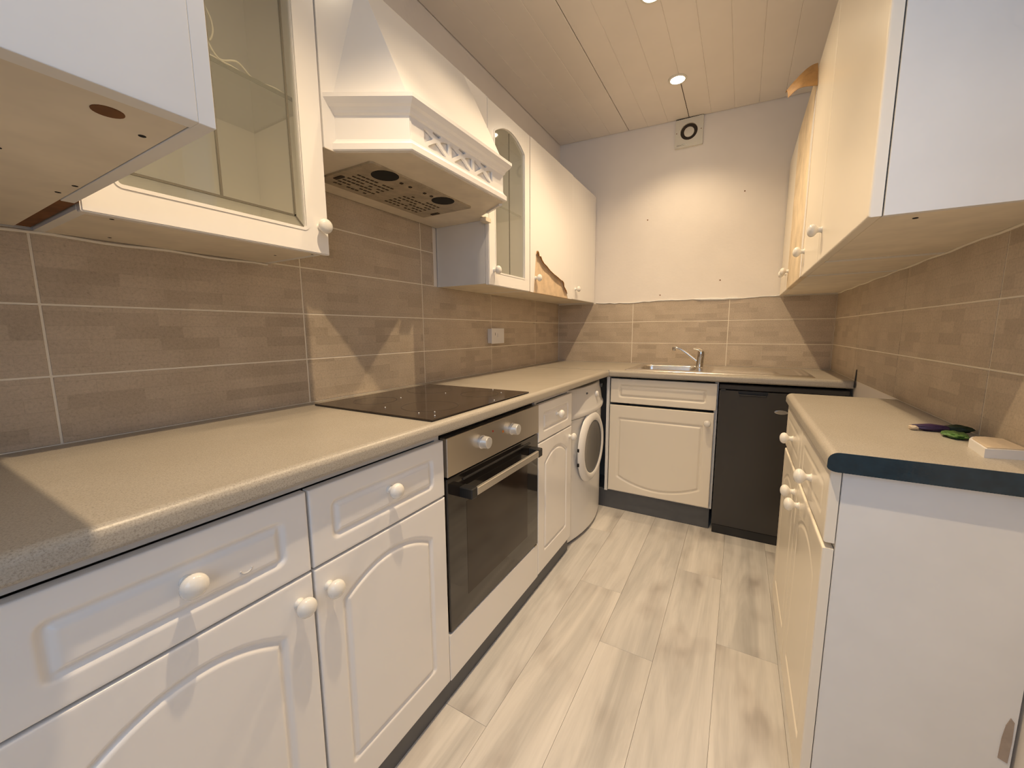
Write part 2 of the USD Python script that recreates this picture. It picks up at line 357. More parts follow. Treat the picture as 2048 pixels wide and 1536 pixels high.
def face_mx(xf, y1, z0):   # front faces -x ; a runs towards smaller y
    return lambda a, b, n: (xf - n, y1 - a, z0 + b)
def face_my(yf, x0, z0):   # front faces -y
    return lambda a, b, n: (x0 + a, yf - n, z0 + b)
KNOB = [(0, 0), (.0105, 0), (.0105, .002), (.0085, .0035), (.0075, .009), (.0085, .013), (.0125, .0155), (.0170, .0195), (.0192, .0245), (.0185, .0295), (.0155, .0340), (.0105, .0370), (.005, .0384), (0, .0388)]
def knob(parent, at, d):
    part(parent, 'knob', lathe(KNOB, at, d, 28), 'knob_white', smooth=50)
DOOR_T = .019
def drawer_lines(w, h, ia=.055, ib=.047):
    return [groove_rect(ia, w - ia, ib, h - ib)]
def door_lines(w, h, ia=.068, zb=.094, zc=None, za=None, flip=False):
    zc = h - .105 if zc is None else zc; za = h - .060 if za is None else za
    top = arc((ia, zc), (w - ia, zc), za)
    pts_ = [(ia, zb)] + top + [(w - ia, zb), (ia, zb)]
    if flip: pts_ = [(a, h - b) for a, b in pts_]
    return [LineString(pts_)]

# ------------------------------------------------------------------ left run: base units, oven, washing machine
XF = .578
def carcass(parent, x0, x1, y0, y1, z0, z1, mat='white_melamine'):
    t = .018
    part(parent, 'carcass', [bx(x0, x1, y0, y0 + t, z0, z1), bx(x0, x1, y1 - t, y1, z0, z1), bx(x0, x1, y0 + t, y1 - t, z0, z0 + t), bx(x0, x0 + .008, y0 + t, y1 - t, z0 + t, z1), bx(x0, x1, y0 + t, y1 - t, z1 - t, z1)], mat)
def base_front(t, y0, y1, knob_side):
    """drawer over door in the plane x = XF"""
    w = y1 - y0 - .003
    d = part(t, 'drawer', front(w, .163, DOOR_T, drawer_lines(w, .163), face_px(XF, y0 + .0015, .682)), 'white_vinyl', smooth=40)
    knob(d, (XF - .001, (y0 + y1) / 2, .775), (1, 0, 0))
    dr = part(t, 'door', front(w, .598, DOOR_T, door_lines(w, .598), face_px(XF, y0 + .0015, .079)), 'white_vinyl', smooth=40)
    ky = y1 - .032 if knob_side == 'far' else y0 + .030
    knob(dr, (XF - .001, ky, .629), (1, 0, 0))
t = thing('base_cabinet', 'white double base cabinet with arched panel doors nearest the camera, left of the oven', 'cabinet', (.3, .44, 0))
carcass(t, .005, XF - DOOR_T - .001, .036, .848, .075, .866)
base_front(t, .036, .4355, 'far'); base_front(t, .4375, .848, 'near')
part(t, 'door_bumper', tube([(XF + .0005, .318 + .009 * math.cos(a), .749 + .007 * math.sin(a)) for a in np.linspace(math.pi, 2 * math.pi, 7)], .0014, 6, 1), 'pale_plastic', smooth=60)
t = thing('base_cabinet', 'white base cabinet left of the double base cabinet, out of the picture', 'cabinet', (.3, -.17, 0))
carcass(t, .005, XF - DOOR_T - .001, -.38, .033, .075, .866); base_front(t, -.38, .033, 'far')
t = thing('base_cabinet', 'narrow white base cabinet with arched door between oven and washing machine', 'cabinet', (.3, 1.65, 0))
carcass(t, .005, XF - DOOR_T - .001, 1.460, 1.842, .075, .866); base_front(t, 1.460, 1.842, 'far')
# oven housing and oven
t = thing('oven_housing', 'plain white housing panel below the built-in oven', 'cabinet', (.3, 1.15, 0))
part(t, 'support_shelf', bx(.005, XF - .019, .8505, 1.4585, .205, .229), 'white_melamine')
part(t, 'filler_panel', bb(XF - .018, XF - .001, .8505, 1.4585, .074, .229, .002), 'white_vinyl')
t = thing('oven', 'built-in electric oven with steel control panel and black glass door', 'oven', (.3, 1.15, .232))
part(t, 'oven_body', bx(.03, .553, .862, 1.447, .24, .855), 'dark_void')
cpn = part(t, 'control_panel', bb(.555, XF + .004, .856, 1.454, .730, .848, .002), 'steel')
for y in (1.035, 1.232):
    part(t, 'control_knob', lathe([(0, 0), (.0225, 0), (.0225, .003), (.0205, .004), (.0195, .024), (.0185, .0275), (.0165, .0285), (0, .0285)], (XF + .003, y, .795), (1, 0, 0), 36), 'satin_knob', smooth=35)
part(t, 'indicator_light', disc(.0045, .002, (XF + .003, 1.166, .800), (1, 0, 0), 14), 'amber')
part(t, 'indicator_light', disc(.0035, .002, (XF + .003, 1.10, .816), (1, 0, 0), 14), 'red_dot')
dr = part(t, 'door', bb(.553, XF, .856, 1.454, .234, .724, .003), 'black_glass')
part(dr, 'inner_window', bb(XF - .0005, XF + .0006, .948, 1.358, .310, .625, .0003), 'hob_glass')
part(dr, 'trim_strip', bb(XF - .001, XF + .004, .93, 1.38, .700, .706, .001), 'black_plastic')
part(dr, 'handle', bb(XF + .034, XF + .046, .945, 1.372, .654, .679, .002), 'aluminium')
for y in (.914, 1.372):
    part(dr, 'handle_bracket', bb(XF - .002, XF + .047, y, y + .031, .650, .684, .003), 'black_plastic')
part(t, 'hinge_foot', bb(.556, XF + .002, 1.425, 1.445, .229, .234, .0005), 'steel')
# washing machine
yc, yh = 2.137, .293
def wring(z, d, n=19):
    ys = np.linspace(yc - yh, yc + yh, n)
    ft = [(.592 + d - .046 * ((y - yc) / yh) ** 2, y, z) for y in ys]
    return ft + [(.03, yc + yh, z), (.03, yc - yh, z)]
t = thing('washing_machine', 'white front-loading washing machine with bowed front in the corner', 'washing machine', (.3, yc, 0))
part(t, 'body', loft([wring(.012, -.012), wring(.022, -.002), wring(.03, 0), wring(.40, .002), wring(.688, 0), wring(.690, -.003)]), 'washer_white', smooth=40)
part(t, 'plinth', loft([wring(0.0, -.022), wring(.0125, -.022)]), 'dark_void')
part(t, 'control_panel', loft([wring(.692, .002), wring(.700, .012), wring(.708, .014), wring(.722, .012), wring(.735, .004), wring(.80, -.006), wring(.845, -.016), wring(.848, -.020)]), 'washer_panel', smooth=30)
part(t, 'program_dial', lathe([(0, 0), (.019, 0), (.018, .012), (.012, .020), (0, .021)], (.580, 2.20, .790), (1, 0, .12), 24), 'washer_white', smooth=40)
part(t, 'button', bb(.574, .584, 2.05, 2.068, .806, .816, .002), 'plinth_grey')
part(t, 'button', bb(.548, .566, 2.372, 2.384, .806, .828, .002), 'plinth_grey')
dcen = (.5945, 2.105, .505)
ring = part(t, 'door_ring', lathe([(.146, -.004), (.146, .008), (.150, .015), (.160, .019), (.176, .018), (.190, .011), (.199, .002), (.201, -.006)], dcen, (1, 0, 0), 56), 'washer_white', smooth=50)
part(ring, 'door_glass', lathe([(0, -.001), (.05, .000), (.10, .004), (.130, .009), (.146, .010), (.146, -.004), (0, -.03)], dcen, (1, 0, 0), 48), 'door_glass', smooth=50)
part(ring, 'rubber_seal', lathe([(.140, .009), (.143, .013), (.148, .013), (.148, .004), (.140, .004)], dcen, (1, 0, 0), 48), 'plinth_grey', smooth=50)
for z in (.44, .52):
    part(ring, 'hinge_slot', bb(.586, .596, 1.905, 1.912, z, z + .018, .001), 'dark_void')
# plinths
def pl(name, m, label, loc):
    q = thing(name, label, 'plinth', loc); part(q, 'board', m, 'plinth_grey')
pl('plinth', bb(.545, .562, -.38, 1.842, 0, .0745, .001), 'long dark grey kickboard under the oven and its neighbouring base cabinets', (.55, .8, 0))
pl('plinth', bb(.50, 1.195, 2.455, 2.472, 0, .122, .001), 'short dark grey kickboard below the sink cabinet', (.85, 2.46, 0))

# ------------------------------------------------------------------ sink run
YF = 2.433
t = thing('sink_cabinet', 'cream sink base cabinet with false drawer and door whose curved groove is at the bottom', 'cabinet', (.9, 2.6, 0))
part(t, 'carcass', [bx(.58, .598, YF + .002, 2.99, .122, .866), bx(1.186, 1.204, YF + .022, 2.99, .122, .866), bx(.598, 1.186, YF + .022, 2.99, .122, .14)], 'white_melamine')
part(t, 'drawer_front', front(.594, .152, DOOR_T, drawer_lines(.594, .152, .06, .045), face_my(YF, .605, .705), .004), 'cream_vinyl', smooth=40)
dr = part(t, 'door', front(.588, .558, DOOR_T, door_lines(.588, .558, .06, .085, zc=.558 - .10, za=.558 - .042, flip=True), face_my(YF, .603, .132), .004), 'cream_vinyl', smooth=40)
knob(dr, (1.160, YF + .001, .632), (0, -1, 0))
t = thing('fridge', 'black undercounter fridge with oval badge beside the cream sink cabinet', 'fridge', (1.49, 2.7, 0))
part(t, 'body', bb(1.212, 1.762, 2.452, 2.99, .02, .845, .003), 'black_gloss')
part(t, 'top_lid', bb(1.208, 1.766, 2.425, 2.99, .829, .858, .004), 'black_gloss')
dsh = sbox(1.210, .055, 1.764, .826).difference(rrect(1.300, 1.435, .806, .86, .012))
dr = part(t, 'door', ext(dsh, 'y', 2.418, 2.448), 'black_gloss')
part(dr, 'handle_recess', bb(1.294, 1.441, 2.434, 2.449, .80, .826, .001), 'black_plastic')
part(dr, 'handle_lip', bb(1.305, 1.430, 2.4150, 2.421, .800, .808, .002), 'black_plastic')
bd = lathe([(0, 0), (.030, 0), (.030, .002), (.024, .003), (0, .003)], (0, 0, 0), (0, -1, 0), 32); bd.vertices[:, 2] *= .36; bd.apply_translation((1.497, 2.4185, .728))
part(dr, 'badge', bd, 'badge', label='small blank oval metal badge')
part(t, 'kick_panel', bb(1.214, 1.760, 2.424, 2.46, 0, .052, .002), 'black_plastic')
part(t, 'hinge_cap', bb(1.216, 1.24, 2.414, 2.43, .821, .831, .001), 'black_plastic')

# ------------------------------------------------------------------ worktops
def bull(a_back, a_front, z0, z1):
    """worktop section: square at a_back, rounded at a_front"""
    s = 1 if a_front > a_back else -1; r = (z1 - z0) * .46
    p_ = [(a_back, z0), (a_back, z1)]
    for q in np.linspace(math.pi / 2, -math.pi / 2, 15):
        cz = z1 - r if q > 0 else z0 + r * .55
        rr = r if q > 0 else r * .55
        p_.append((a_front - s * r + s * r * math.cos(q), cz + rr * math.sin(q)))
    return Polygon(p_)
wt1 = thing('worktop', 'long beige speckled laminate worktop running under the hob', 'worktop', (.3, 1.0, ZC))
part(wt1, 'slab', ext(bull(.0008, .603, ZC - .04, ZC), 'y', -.38, 2.398), 'worktop', smooth=35)
part(wt1, 'joint_strip', ext(bull(.0008, .6045, ZC - .041, ZC + .0012), 'y', 2.3985, 2.4025), 'aluminium', smooth=35)
wt2 = thing('worktop', 'beige speckled laminate worktop along the end wall holding the sink', 'worktop', (.9, 2.7, ZC))
m = ext(bull(D - .001, 2.404, ZC - .04, ZC), 'x', .0008, W - .002)
m = trimesh.boolean.union([m, bx(.0008, .600, 2.403, 2.46, ZC - .04, ZC)], engine='manifold')
m = trimesh.boolean.difference([m, bx(.715, 1.075, 2.515, 2.865, ZC - .1, ZC + .1)], engine='manifold')
part(wt2, 'slab', m, 'worktop', smooth=35)
RX, RY0, RY1 = 1.4586, .979, 1.83
wt3 = thing('worktop', 'short narrow beige worktop with dark taped end on the right-hand side', 'worktop', (1.6, 1.4, ZC))
part(wt3, 'slab', ext(bull(W - .001, RX, ZC - .04, ZC), 'y', RY0, RY1), 'worktop', smooth=35)
part(wt3, 'end_cap', ext(bull(W - .001, RX - .0005, ZC - .0402, ZC - .0003), 'y', RY0 - .0015, RY0), 'edge_tape', smooth=35, label='glossy dark blue-black edging tape on the cut end')

# ------------------------------------------------------------------ hob, sink, tap
t = thing('hob', 'black ceramic glass hob set in the worktop over the oven', 'hob', (.33, 1.08, ZC))
part(t, 'glass_plate', bb(.070, .582, .797, 1.367, ZC + .0004, ZC + .006, .0015), 'hob_glass')
for (x, y, r) in ((.20, .94, .072), (.20, 1.22, .09), (.44, .95, .09), (.44, 1.23, .072)):
    part(t, 'cooking_zone', lathe([(r - .0012, 0), (r, 0), (r, .0002), (r - .0012, .0002)], (x, y, ZC + .006), sec=48), 'black_plastic')
cr = [(.335, .86), (.24, 1.02), (.315, 1.18), (.52, .88), (.555, .84), (.49, .845), (.57, 1.13), (.50, 1.29), (.43, 1.34)]
part(t, 'crumbs', [trimesh.creation.icosphere(1, .0022).apply_translation((x, y, ZC + .0075)) for x, y in cr], 'pale_plastic', kind='stuff')
t = thing('sink', 'stainless steel inset sink with single bowl and ribbed drainer', 'sink', (1.15, 2.69, ZC))
sx0, sx1, sy0, sy1 = .680, 1.632, 2.455, 2.925
gx, gy = np.linspace(sx0, sx1, 240), np.linspace(sy0, sy1, 118)
X, Y = np.meshgrid(gx, gy, indexing='ij')
def sd(X, Y, x0, x1, y0, y1, r):
    qx = np.abs(X - (x0 + x1) / 2) - (x1 - x0) / 2 + r; qy = np.abs(Y - (y0 + y1) / 2) - (y1 - y0) / 2 + r
    return np.hypot(np.maximum(qx, 0), np.maximum(qy, 0)) + np.minimum(np.maximum(qx, qy), 0) - r
def sst(t_): t_ = np.clip(t_, 0, 1); return t_ * t_ * (3 - 2 * t_)
Z = np.full(X.shape, ZC + .0055)
Z -= .0050 * sst(1 + sd(X, Y, sx0, sx1, sy0, sy1, .02) / .006)
Z += .0025 * sst(1 - np.abs(sd(X, Y, sx0 + .022, sx1 - .022, sy0 + .022, sy1 - .022, .02)) / .010)
Z -= .150 * sst(-sd(X, Y, .725, 1.065, 2.525, 2.855, .055) / .022)
dd = sst(-sd(X, Y, 1.12, 1.585, 2.505, 2.875, .03) / .012)
Z -= .0045 * dd
Z += .0035 * dd * sst((np.cos((Y - 2.69) * 2 * np.pi / .052) - .2) / .6) * sst(-sd(X, Y, 1.14, 1.50, 2.50, 2.88, .03) / .03)
idx = np.arange(X.size).reshape(X.shape)
F = np.vstack([np.c_[idx[:-1, :-1].ravel(), idx[1:, :-1].ravel(), idx[1:, 1:].ravel()], np.c_[idx[:-1, :-1].ravel(), idx[1:, 1:].ravel(), idx[:-1, 1:].ravel()]])
part(t, 'basin', trimesh.Trimesh(np.c_[X.ravel(), Y.ravel(), Z.ravel()], F, process=False), 'sink_steel', smooth=50)
part(t, 'waste', lathe([(0, 0), (.036, 0), (.038, .003), (.028, .004), (0, .002)], (.895, 2.69, ZC - .1455), sec=28), 'chrome', smooth=40)
t = thing('tap', 'chrome mixer tap with long angled spout standing on the sink', 'tap', (1.085, 2.76, ZC))
tx, ty = 1.075, 2.775
part(t, 'tap_body', lathe([(0, 0), (.027, 0), (.027, .004), (.022, .008), (.0215, .06), (.0225, .066), (.0225, .098), (.019, .108), (.010, .113), (0, .114)], (tx, ty, ZC + .003), (.06, 0, 1), 28), 'chrome', smooth=40)
part(t, 'spout', tube([(tx, ty, ZC + .035), (tx - .05, ty, ZC + .072), (tx - .105, ty, ZC + .113), (tx - .132, ty, ZC + .126), (tx - .155, ty, ZC + .127)], .0095, 12, 8), 'chrome', smooth=60)
part(t, 'nozzle', lathe([(0, 0), (.0105, 0), (.0115, .004), (.0115, .022), (0, .022)], (tx - .155, ty, ZC + .110), sec=20), 'chrome', smooth=40)
part(t, 'lever', tube([(tx + .008, ty, ZC + .112), (tx - .012, ty - .006, ZC + .124), (tx - .04, ty - .016, ZC + .128)], [.010, .0085, .006], 10, 1), 'chrome', smooth=60)

# ------------------------------------------------------------------ wall cabinets, left
UX, ZB, ZT = .300, 1.362, 2.138
def hollow(t, y0, y1, x1=UX - .021, shelf=1.738, shelf_mat='shelf_glass'):
    th = .016; z0 = ZB + .004
    part(t, 'side_panel', bx(.002, x1, y0, y0 + th, z0, ZT), 'white_melamine'); part(t, 'side_panel', bx(.002, x1, y1 - th, y1, z0, ZT), 'white_melamine')
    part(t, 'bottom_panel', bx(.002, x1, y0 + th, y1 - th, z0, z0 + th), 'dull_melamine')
    part(t, 'top_panel', bx(.002, x1, y0 + th, y1 - th, ZT - th, ZT), 'white_melamine')
    part(t, 'back_panel', bx(.002, .008, y0 + th, y1 - th, z0 + th, ZT - th), 'cabinet_inside')
    if shelf:
        sh = part(t, 'shelf', bx(.012, x1 - .012, y0 + th, y1 - th, shelf - .003, shelf + .003), shelf_mat)
        part(sh, 'shelf_edge', bx(x1 - .012, x1 - .0095, y0 + th, y1 - th, shelf - .005, shelf + .004), 'shelf_edge')
def framed_door(t, y0, y1, opening, lead=True):
    w = y1 - y0
    pl_ = rrect(y0, y1, ZB - .001, ZT, .003).difference(opening)
    m0 = ext(pl_, 'x', UX - .019, UX - .003)
    m1 = ext(rrect(y0, y1, ZB - .001, ZT, .003).buffer(-.0025).difference(opening.buffer(.004)), 'x', UX - .003, UX)
    ring1 = opening.buffer(.011).difference(opening.buffer(.004))
    d = part(t, 'door', [m0, m1], 'white_vinyl', label='white door frame around a glass pane')
    part(d, 'glazing_bead', ext(opening.buffer(.008).difference(opening.buffer(.0015)), 'x', UX - .001, UX + .0015), 'white_vinyl')
    part(d, 'pane', ext(opening.buffer(.003), 'x', UX - .011, UX - .008), 'pane_glass')
    return d
# deep near cabinet
AX = .790
t = thing('wall_cabinet', 'deep white wall cabinet with glossy bluish door at the top left corner', 'cabinet', (.4, 0, ZB))
part(t, 'end_panel', bb(.312, AX - .0004, .2222, .2385, 1.3685, ZT, .0006), 'white_melamine')
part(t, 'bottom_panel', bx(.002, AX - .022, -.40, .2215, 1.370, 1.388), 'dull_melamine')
part(t, 'top_panel', bx(.002, AX - .022, -.40, .2215, ZT - .018, ZT), 'white_melamine')
part(t, 'back_panel', bx(.002, .01, -.40, .2215, 1.384, ZT - .018), 'white_melamine')
part(t, 'side_panel', bx(.002, AX - .022, -.418, -.40, 1.366, ZT), 'white_melamine')
part(t, 'door', front(.615, ZT - 1.3685, .020, [], face_px(AX, -.3929, 1.3685), .05, rnd=.0009), 'white_melamine', smooth=40)
part(t, 'filler_strip', bb(.002, .311, .2218, .2445, 1.372, 1.39, .001), 'raw_brown', label='bare brown chipboard strip beside the tiled wall')
part(t, 'cable_hole', disc(.0125, .0012, (.735, .168, 1.3705), (0, 0, -1), 24), 'raw_brown')
for (x, y) in ((.42, .215), (.36, .21), (.52, .13), (.70, .205), (.345, .07)):
    part(t, 'screw_hole', disc(.0035, .0008, (x, y, 1.3704), (0, 0, -1), 10), 'dark_void')
# leaded glass cabinet
BY0, BY1 = .2465, .7265
t = thing('wall_cabinet', 'white wall cabinet with leaded glass door between deep cabinet and cooker hood', 'cabinet', (.15, .48, ZB))
hollow(t, BY0, BY1)
op = rrect(BY0 + .055, .660, 1.422, ZT - .06, .006)
dr = framed_door(t, BY0 + .001, BY1 - .002, op)
Lm = lambda a0, a1, b0, b1: bx(UX - .0115, UX - .0072, a0, a1, b0, b1)
part(dr, 'lead_strips', [Lm(.302, .640, 1.445, 1.4495), Lm(.6355, .640, 1.445, ZT - .09), Lm(.471, .4755, 1.4495, ZT - .06), Lm(.318, .3225, 1.445, ZT - .09), tube([(UX - .009, .638, 1.447), (UX - .009, .660, 1.422)], .0023, 6, 1)], 'lead_strip')
knob(dr, (UX - .002, .700, 1.430), (1, 0, 0))
for (x, y) in ((.25, .705), (.15, .66), (.25, .30), (.05, .35)):
    part(t, 'screw_hole', disc(.0035, .0008, (x, y, 1.3664), (0, 0, -1), 10), 'dark_void')
# cable inside the glass cabinet
t = thing('cable', 'thin white cable looping behind the leaded glass door', 'cable', (.27, .55, 1.74))
part(t, 'lead', tube([(.262, .475, 1.79), (.266, .489, 1.765), (.27, .506, 1.7430), (.268, .525, 1.7430), (.262, .551, 1.7430), (.25, .58, 1.7430)], .0023, 8, 8), 'cable_white', smooth=60)
part(t, 'lead', tube([(.262, .478, 1.7430), (.268, .498, 1.7435), (.27, .509, 1.7438), (.27, .542, 1.757), (.267, .568, 1.7432), (.262, .601, 1.7432), (.265, .647, 1.7432)], .0023, 8, 8), 'cable_white', smooth=60)
part(t, 'lead', tube([(.27, .486, 1.835), (.27, .494, 1.819), (.27, .497, 1.80), (.268, .490, 1.773)], .0019, 8, 8), 'cable_white', smooth=60)
# ------------------------------------------------------------------ cooker hood
t = thing('cooker_hood', 'white canopy cooker hood with lattice frieze and cornice above the hob', 'cooker hood', (.2, 1.127, 1.64))
HY0, HY1 = .728, 1.5235; Z0 = 1.642
part(t, 'back_board', [bx(.281, UX, HY0, HY1, Z0, ZT), bx(.002, .281, HY0, HY0 + .016, Z0, ZT), bx(.002, .281, HY1 - .016, HY1, Z0, ZT), bx(.002, .281, HY0 + .016, HY1 - .016, ZT - .016, ZT)], 'white_vinyl')
def chain(z, d, fx=.475):
    return [(UX - .002, .765 - 1.1 * d, z), (fx + d, .868 - .55 * d, z), (fx + d, 1.36 + .55 * d, z), (UX - .002, 1.463 + 1.1 * d, z)]
part(t, 'canopy', [loft([chain(1.674, -.0085), chain(1.740, -.0085)]), loft([chain(1.775, .004), [(UX - .003, .868, ZT - .004), (UX + .002, .872, ZT - .002), (UX + .002, 1.356, ZT - .002), (UX - .003, 1.36, ZT - .004)]])], 'white_vinyl')
part(t, 'lip_moulding', loft([chain(Z0, -.02), chain(Z0, .009), chain(Z0 + .003, .012), chain(1.660, .012), chain(1.664, .008), chain(1.669, .003), chain(1.675, 0), chain(1.675, -.02)]), 'white_vinyl')
part(t, 'cornice', loft([chain(1.735, -.02), chain(1.735, 0), chain(1.739, .006), chain(1.745, .008), chain(1.751, .013), chain(1.756, .020), chain(1.764, .027), chain(1.768, .030), chain(1.778, .030), chain(1.779, -.01)]), 'white_vinyl')
cells = []
for k in range(3):
    a0 = .925 + k * .124; a1 = a0 + .112; b0, b1 = 1.681, 1.732
    tt = np.linspace(0, 1, 16)
    c1 = LineString([(a0 + (a1 - a0) * s, b1 - (b1 - b0) * (s ** 1.5)) for s in tt]); c2 = LineString([(a0 + (a1 - a0) * s, b0 + (b1 - b0) * ((1 - (1 - s) ** 1.5))) for s in tt])
    h_ = sbox(a0, b0, a1, b1).difference(unary_union([c1.buffer(.0055), c2.buffer(.0055)]))
    cells.append(h_.buffer(-.0025).buffer(.0025, quad_segs=4))
fr = sbox(.872, 1.674, 1.356, 1.737).difference(unary_union(cells))
part(t, 'lattice_frieze', ext(fr, 'x', .468, .475), 'white_vinyl', label='pierced frieze with crossing curved bars')
for m in (loft([[(UX - .002, .765, z), (.475, .868, z), (.470, .880, z), (UX - .002, .777, z)] for z in (1.674, 1.737)]), loft([[(UX - .002, 1.451, z), (.470, 1.348, z), (.475, 1.36, z), (UX - .002, 1.463, z)] for z in (1.674, 1.737)])):
    part(t, 'side_frieze', m, 'white_vinyl')
un = Polygon([(.004, HY0 + .001), (UX, HY0 + .001), (UX, .765), (.473, .868), (.473, 1.36), (UX, 1.463), (UX, HY1 - .001), (.004, HY1 - .001)])
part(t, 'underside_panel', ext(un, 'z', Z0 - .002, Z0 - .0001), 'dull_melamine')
ep = part(t, 'extractor_plate', ext(rrect(.090, .342, .846, 1.340, .008), 'z', 1.634, Z0 - .001), 'filter_metal', label='greasy grey metal extractor insert')
for y in (.935, 1.213):
    part(ep, 'lamp_opening', disc(.042, .001, (.302, y, 1.6342), (0, 0, -1), 30), 'dark_void')
sl = []
for (ya, yb) in ((.885, 1.035), (1.10, 1.275)):
    for i in range(6):
        for j in range(9):
            if R.random() < .85:
                y = ya + (yb - ya) * j / 9; x = .118 + i * .023
                sl.append(bx(x, x + .007, y, y + .012, 1.6331, 1.6342))
part(ep, 'filter_slots', sl, 'filter_dark', kind='stuff')
for y in (.862, 1.315):
    part(ep, 'filter_catch', bb(.15, .19, y, y + .014, 1.631, 1.6345, .001), 'filter_dark')
for y in (1.00, 1.04, 1.11, 1.145):
    part(ep, 'switch', bb(.296, .306, y, y + .010, 1.631, 1.6345, .001), 'filter_dark')
part(t, 'trim_strip', loft([[(.463, 1.371, z), (.452, 1.366, z), (.355, 1.424, z), (.360, 1.431, z)] for z in (1.633, Z0 - .0022)]), 'white_vinyl')
part(t, 'end_bracket', bb(.285, .315, 1.480, 1.5225, 1.622, Z0 - .002, .001), 'dull_melamine')
# ------------------------------------------------------------------ far left wall cabinets
t = thing('wall_cabinet', 'narrow white wall cabinet with arched glass door next to cooker hood', 'cabinet', (.15, 1.72, ZB))
C0, C1 = 1.5245, 1.9215
hollow(t, C0, C1)
ar = arc((1.585, 2.025), (1.862, 2.025), 2.075)
op = Polygon([(1.585, 1.425)] + ar + [(1.862, 1.425)])
dr = framed_door(t, C0 + .001, C1 - .0015, op)
part(dr, 'lead_strips', [bx(UX - .0115, UX - .0072, 1.722, 1.7245, 1.425, 2.07)], 'lead_strip')
knob(dr, (UX - .002, 1.565, 1.428), (1, 0, 0))
t = thing('wall_cabinet', 'white wall cabinet with torn vinyl exposing brown board on its door', 'cabinet', (.15, 2.4, ZB))
E0, E1 = 1.9225, 2.968
part(t, 'carcass', [bx(.002, UX - .021, E0, E0 + .016, ZB + .004, ZT), bx(.002, UX - .021, E1 - .016, E1, ZB + .004, ZT), bx(.002, UX - .021, E0 + .016, E1 - .016, ZT - .016, ZT)], 'white_melamine')
part(t, 'bottom_panel', bx(.002, UX - .021, E0 + .016, E1 - .016, ZB + .004, ZB + .02), 'dull_melamine')
tear = [(1.958, ZB - .01), (1.966, 1.372), (1.975, 1.44), (1.985, 1.52), (1.992, 1.565), (2.000, 1.585), (2.006, 1.578), (2.012, 1.560), (2.030, 1.562), (2.05, 1.545), (2.075, 1.53), (2.11, 1.520), (2.16, 1.503), (2.21, 1.488), (2.26, 1.478), (2.31, 1.466), (2.345, 1.462), (2.365, 1.452), (2.372, 1.432), (2.405, 1.408), (2.44, 1.39), (2.462, ZB - .01)]
dcore = part(t, 'door', bb(UX - .019, UX - .0012, E0 + .001, 2.5235, ZB - .001, ZT, .0015), 'mdf', label='door whose brown board core shows where its white skin is torn')
skin = rrect(E0 + .001, 2.5235, ZB - .001, ZT, .002).difference(Polygon(tear))
part(dcore, 'vinyl_skin', ext(skin, 'x', UX - .0012, UX + .0006), 'white_vinyl')
tp = np.array(tear[4:-1]); lift = []
base = np.c_[np.full(len(tp), UX + .0006), tp]; 
off = np.array([(.010 + .006 * R.random()) if 0 < i < len(tp) - 1 else .003 for i in range(len(tp))])
tip_ = np.c_[np.full(len(tp), UX + .0006) + off, tp[:, 0] - off * .5, tp[:, 1] - off * .3]
n_ = len(tp); V = np.vstack([base, tip_, base + [.0009, .0009, .0009], tip_ + [.0009, .0009, .0009]]); F = []
for i in range(n_ - 1):
    for o in (0, 2 * n_): F += [(o + i, o + i + 1, o + n_ + i + 1), (o + i, o + n_ + i + 1, o + n_ + i)]
    F += [(n_ + i, n_ + i + 1, 3 * n_ + i + 1), (n_ + i, 3 * n_ + i + 1, 3 * n_ + i)]
part(dcore, 'curled_vinyl_edge', trimesh.Trimesh(V, F, process=False), 'vinyl_back')
knob(dcore, (UX - .002, 1.990, 1.440), (1, 0, 0))
d2 = part(t, 'door', front(E1 - 2.5265, ZT - ZB, DOOR_T, [], face_px(UX, 2.5255, ZB), .05), 'white_vinyl', smooth=40)
knob(d2, (UX - .001, 2.590, 1.432), (1, 0, 0))
part(t, 'end_filler', bb(.002, UX - .004, E1 + .001, D - .002, ZB + .002, ZT, .001), 'white_vinyl')

# ------------------------------------------------------------------ right wall cabinets
UR, KZ = 1.487, 1.452
def right_box(t, y0, y1, x0=1.5085, end=False):
    part(t, 'carcass', [bx(x0, W - .002, y0, y0 + .016, ZB - .001, ZT), bx(x0, W - .002, y1 - .016, y1, ZB - .001, ZT), bx(x0, W - .002, y0 + .016, y1 - .016, ZT - .016, ZT), bx(W - .01, W - .002, y0 + .016, y1 - .016, ZB + .02, ZT - .016)], 'white_melamine')
    part(t, 'bottom_panel', bx(x0, W - .002, y0 + .016, y1 - .016, ZB, ZB + .016), 'dull_melamine')
def right_door(t, y0, y1, ky, mat='cream_vinyl'):
    d = part(t, 'door', front(y1 - y0 - .003, ZT - ZB + .006, DOOR_T, [], face_mx(UR, y1 - .0015, ZB - .002), .05), mat, smooth=40)
    knob(d, (UR + .001, ky, KZ), (-1, 0, 0)); return d
t = thing('wall_cabinet', 'large white wall cabinet with grey end panel at the upper right', 'cabinet', (1.63, 1.3, ZB))
part(t, 'end_panel', bb(1.5085, W - .002, 1.010, 1.0125, ZB - .002, ZT, .0005), 'white_melamine')
right_box(t, 1.013, 1.600); right_door(t, 1.0105, 1.600, 1.555)
part(t, 'screw_hole', disc(.0045, .0008, (1.568, 1.071, ZB - .0004), (0, 0, -1), 10), 'dark_void')
t = thing('wall_cabinet', 'white wall cabinet on the right between the large one and the peeling door', 'cabinet', (1.63, 1.79, ZB))
right_box(t, 1.6015, 1.983); right_door(t, 1.6015, 1.983, 1.945)
t = thing('wall_cabinet', 'wall cabinet on the right with peeled orange-brown door next to the end wall', 'cabinet', (1.63, 2.5, ZB))
right_box(t, 1.9845, D - .004)
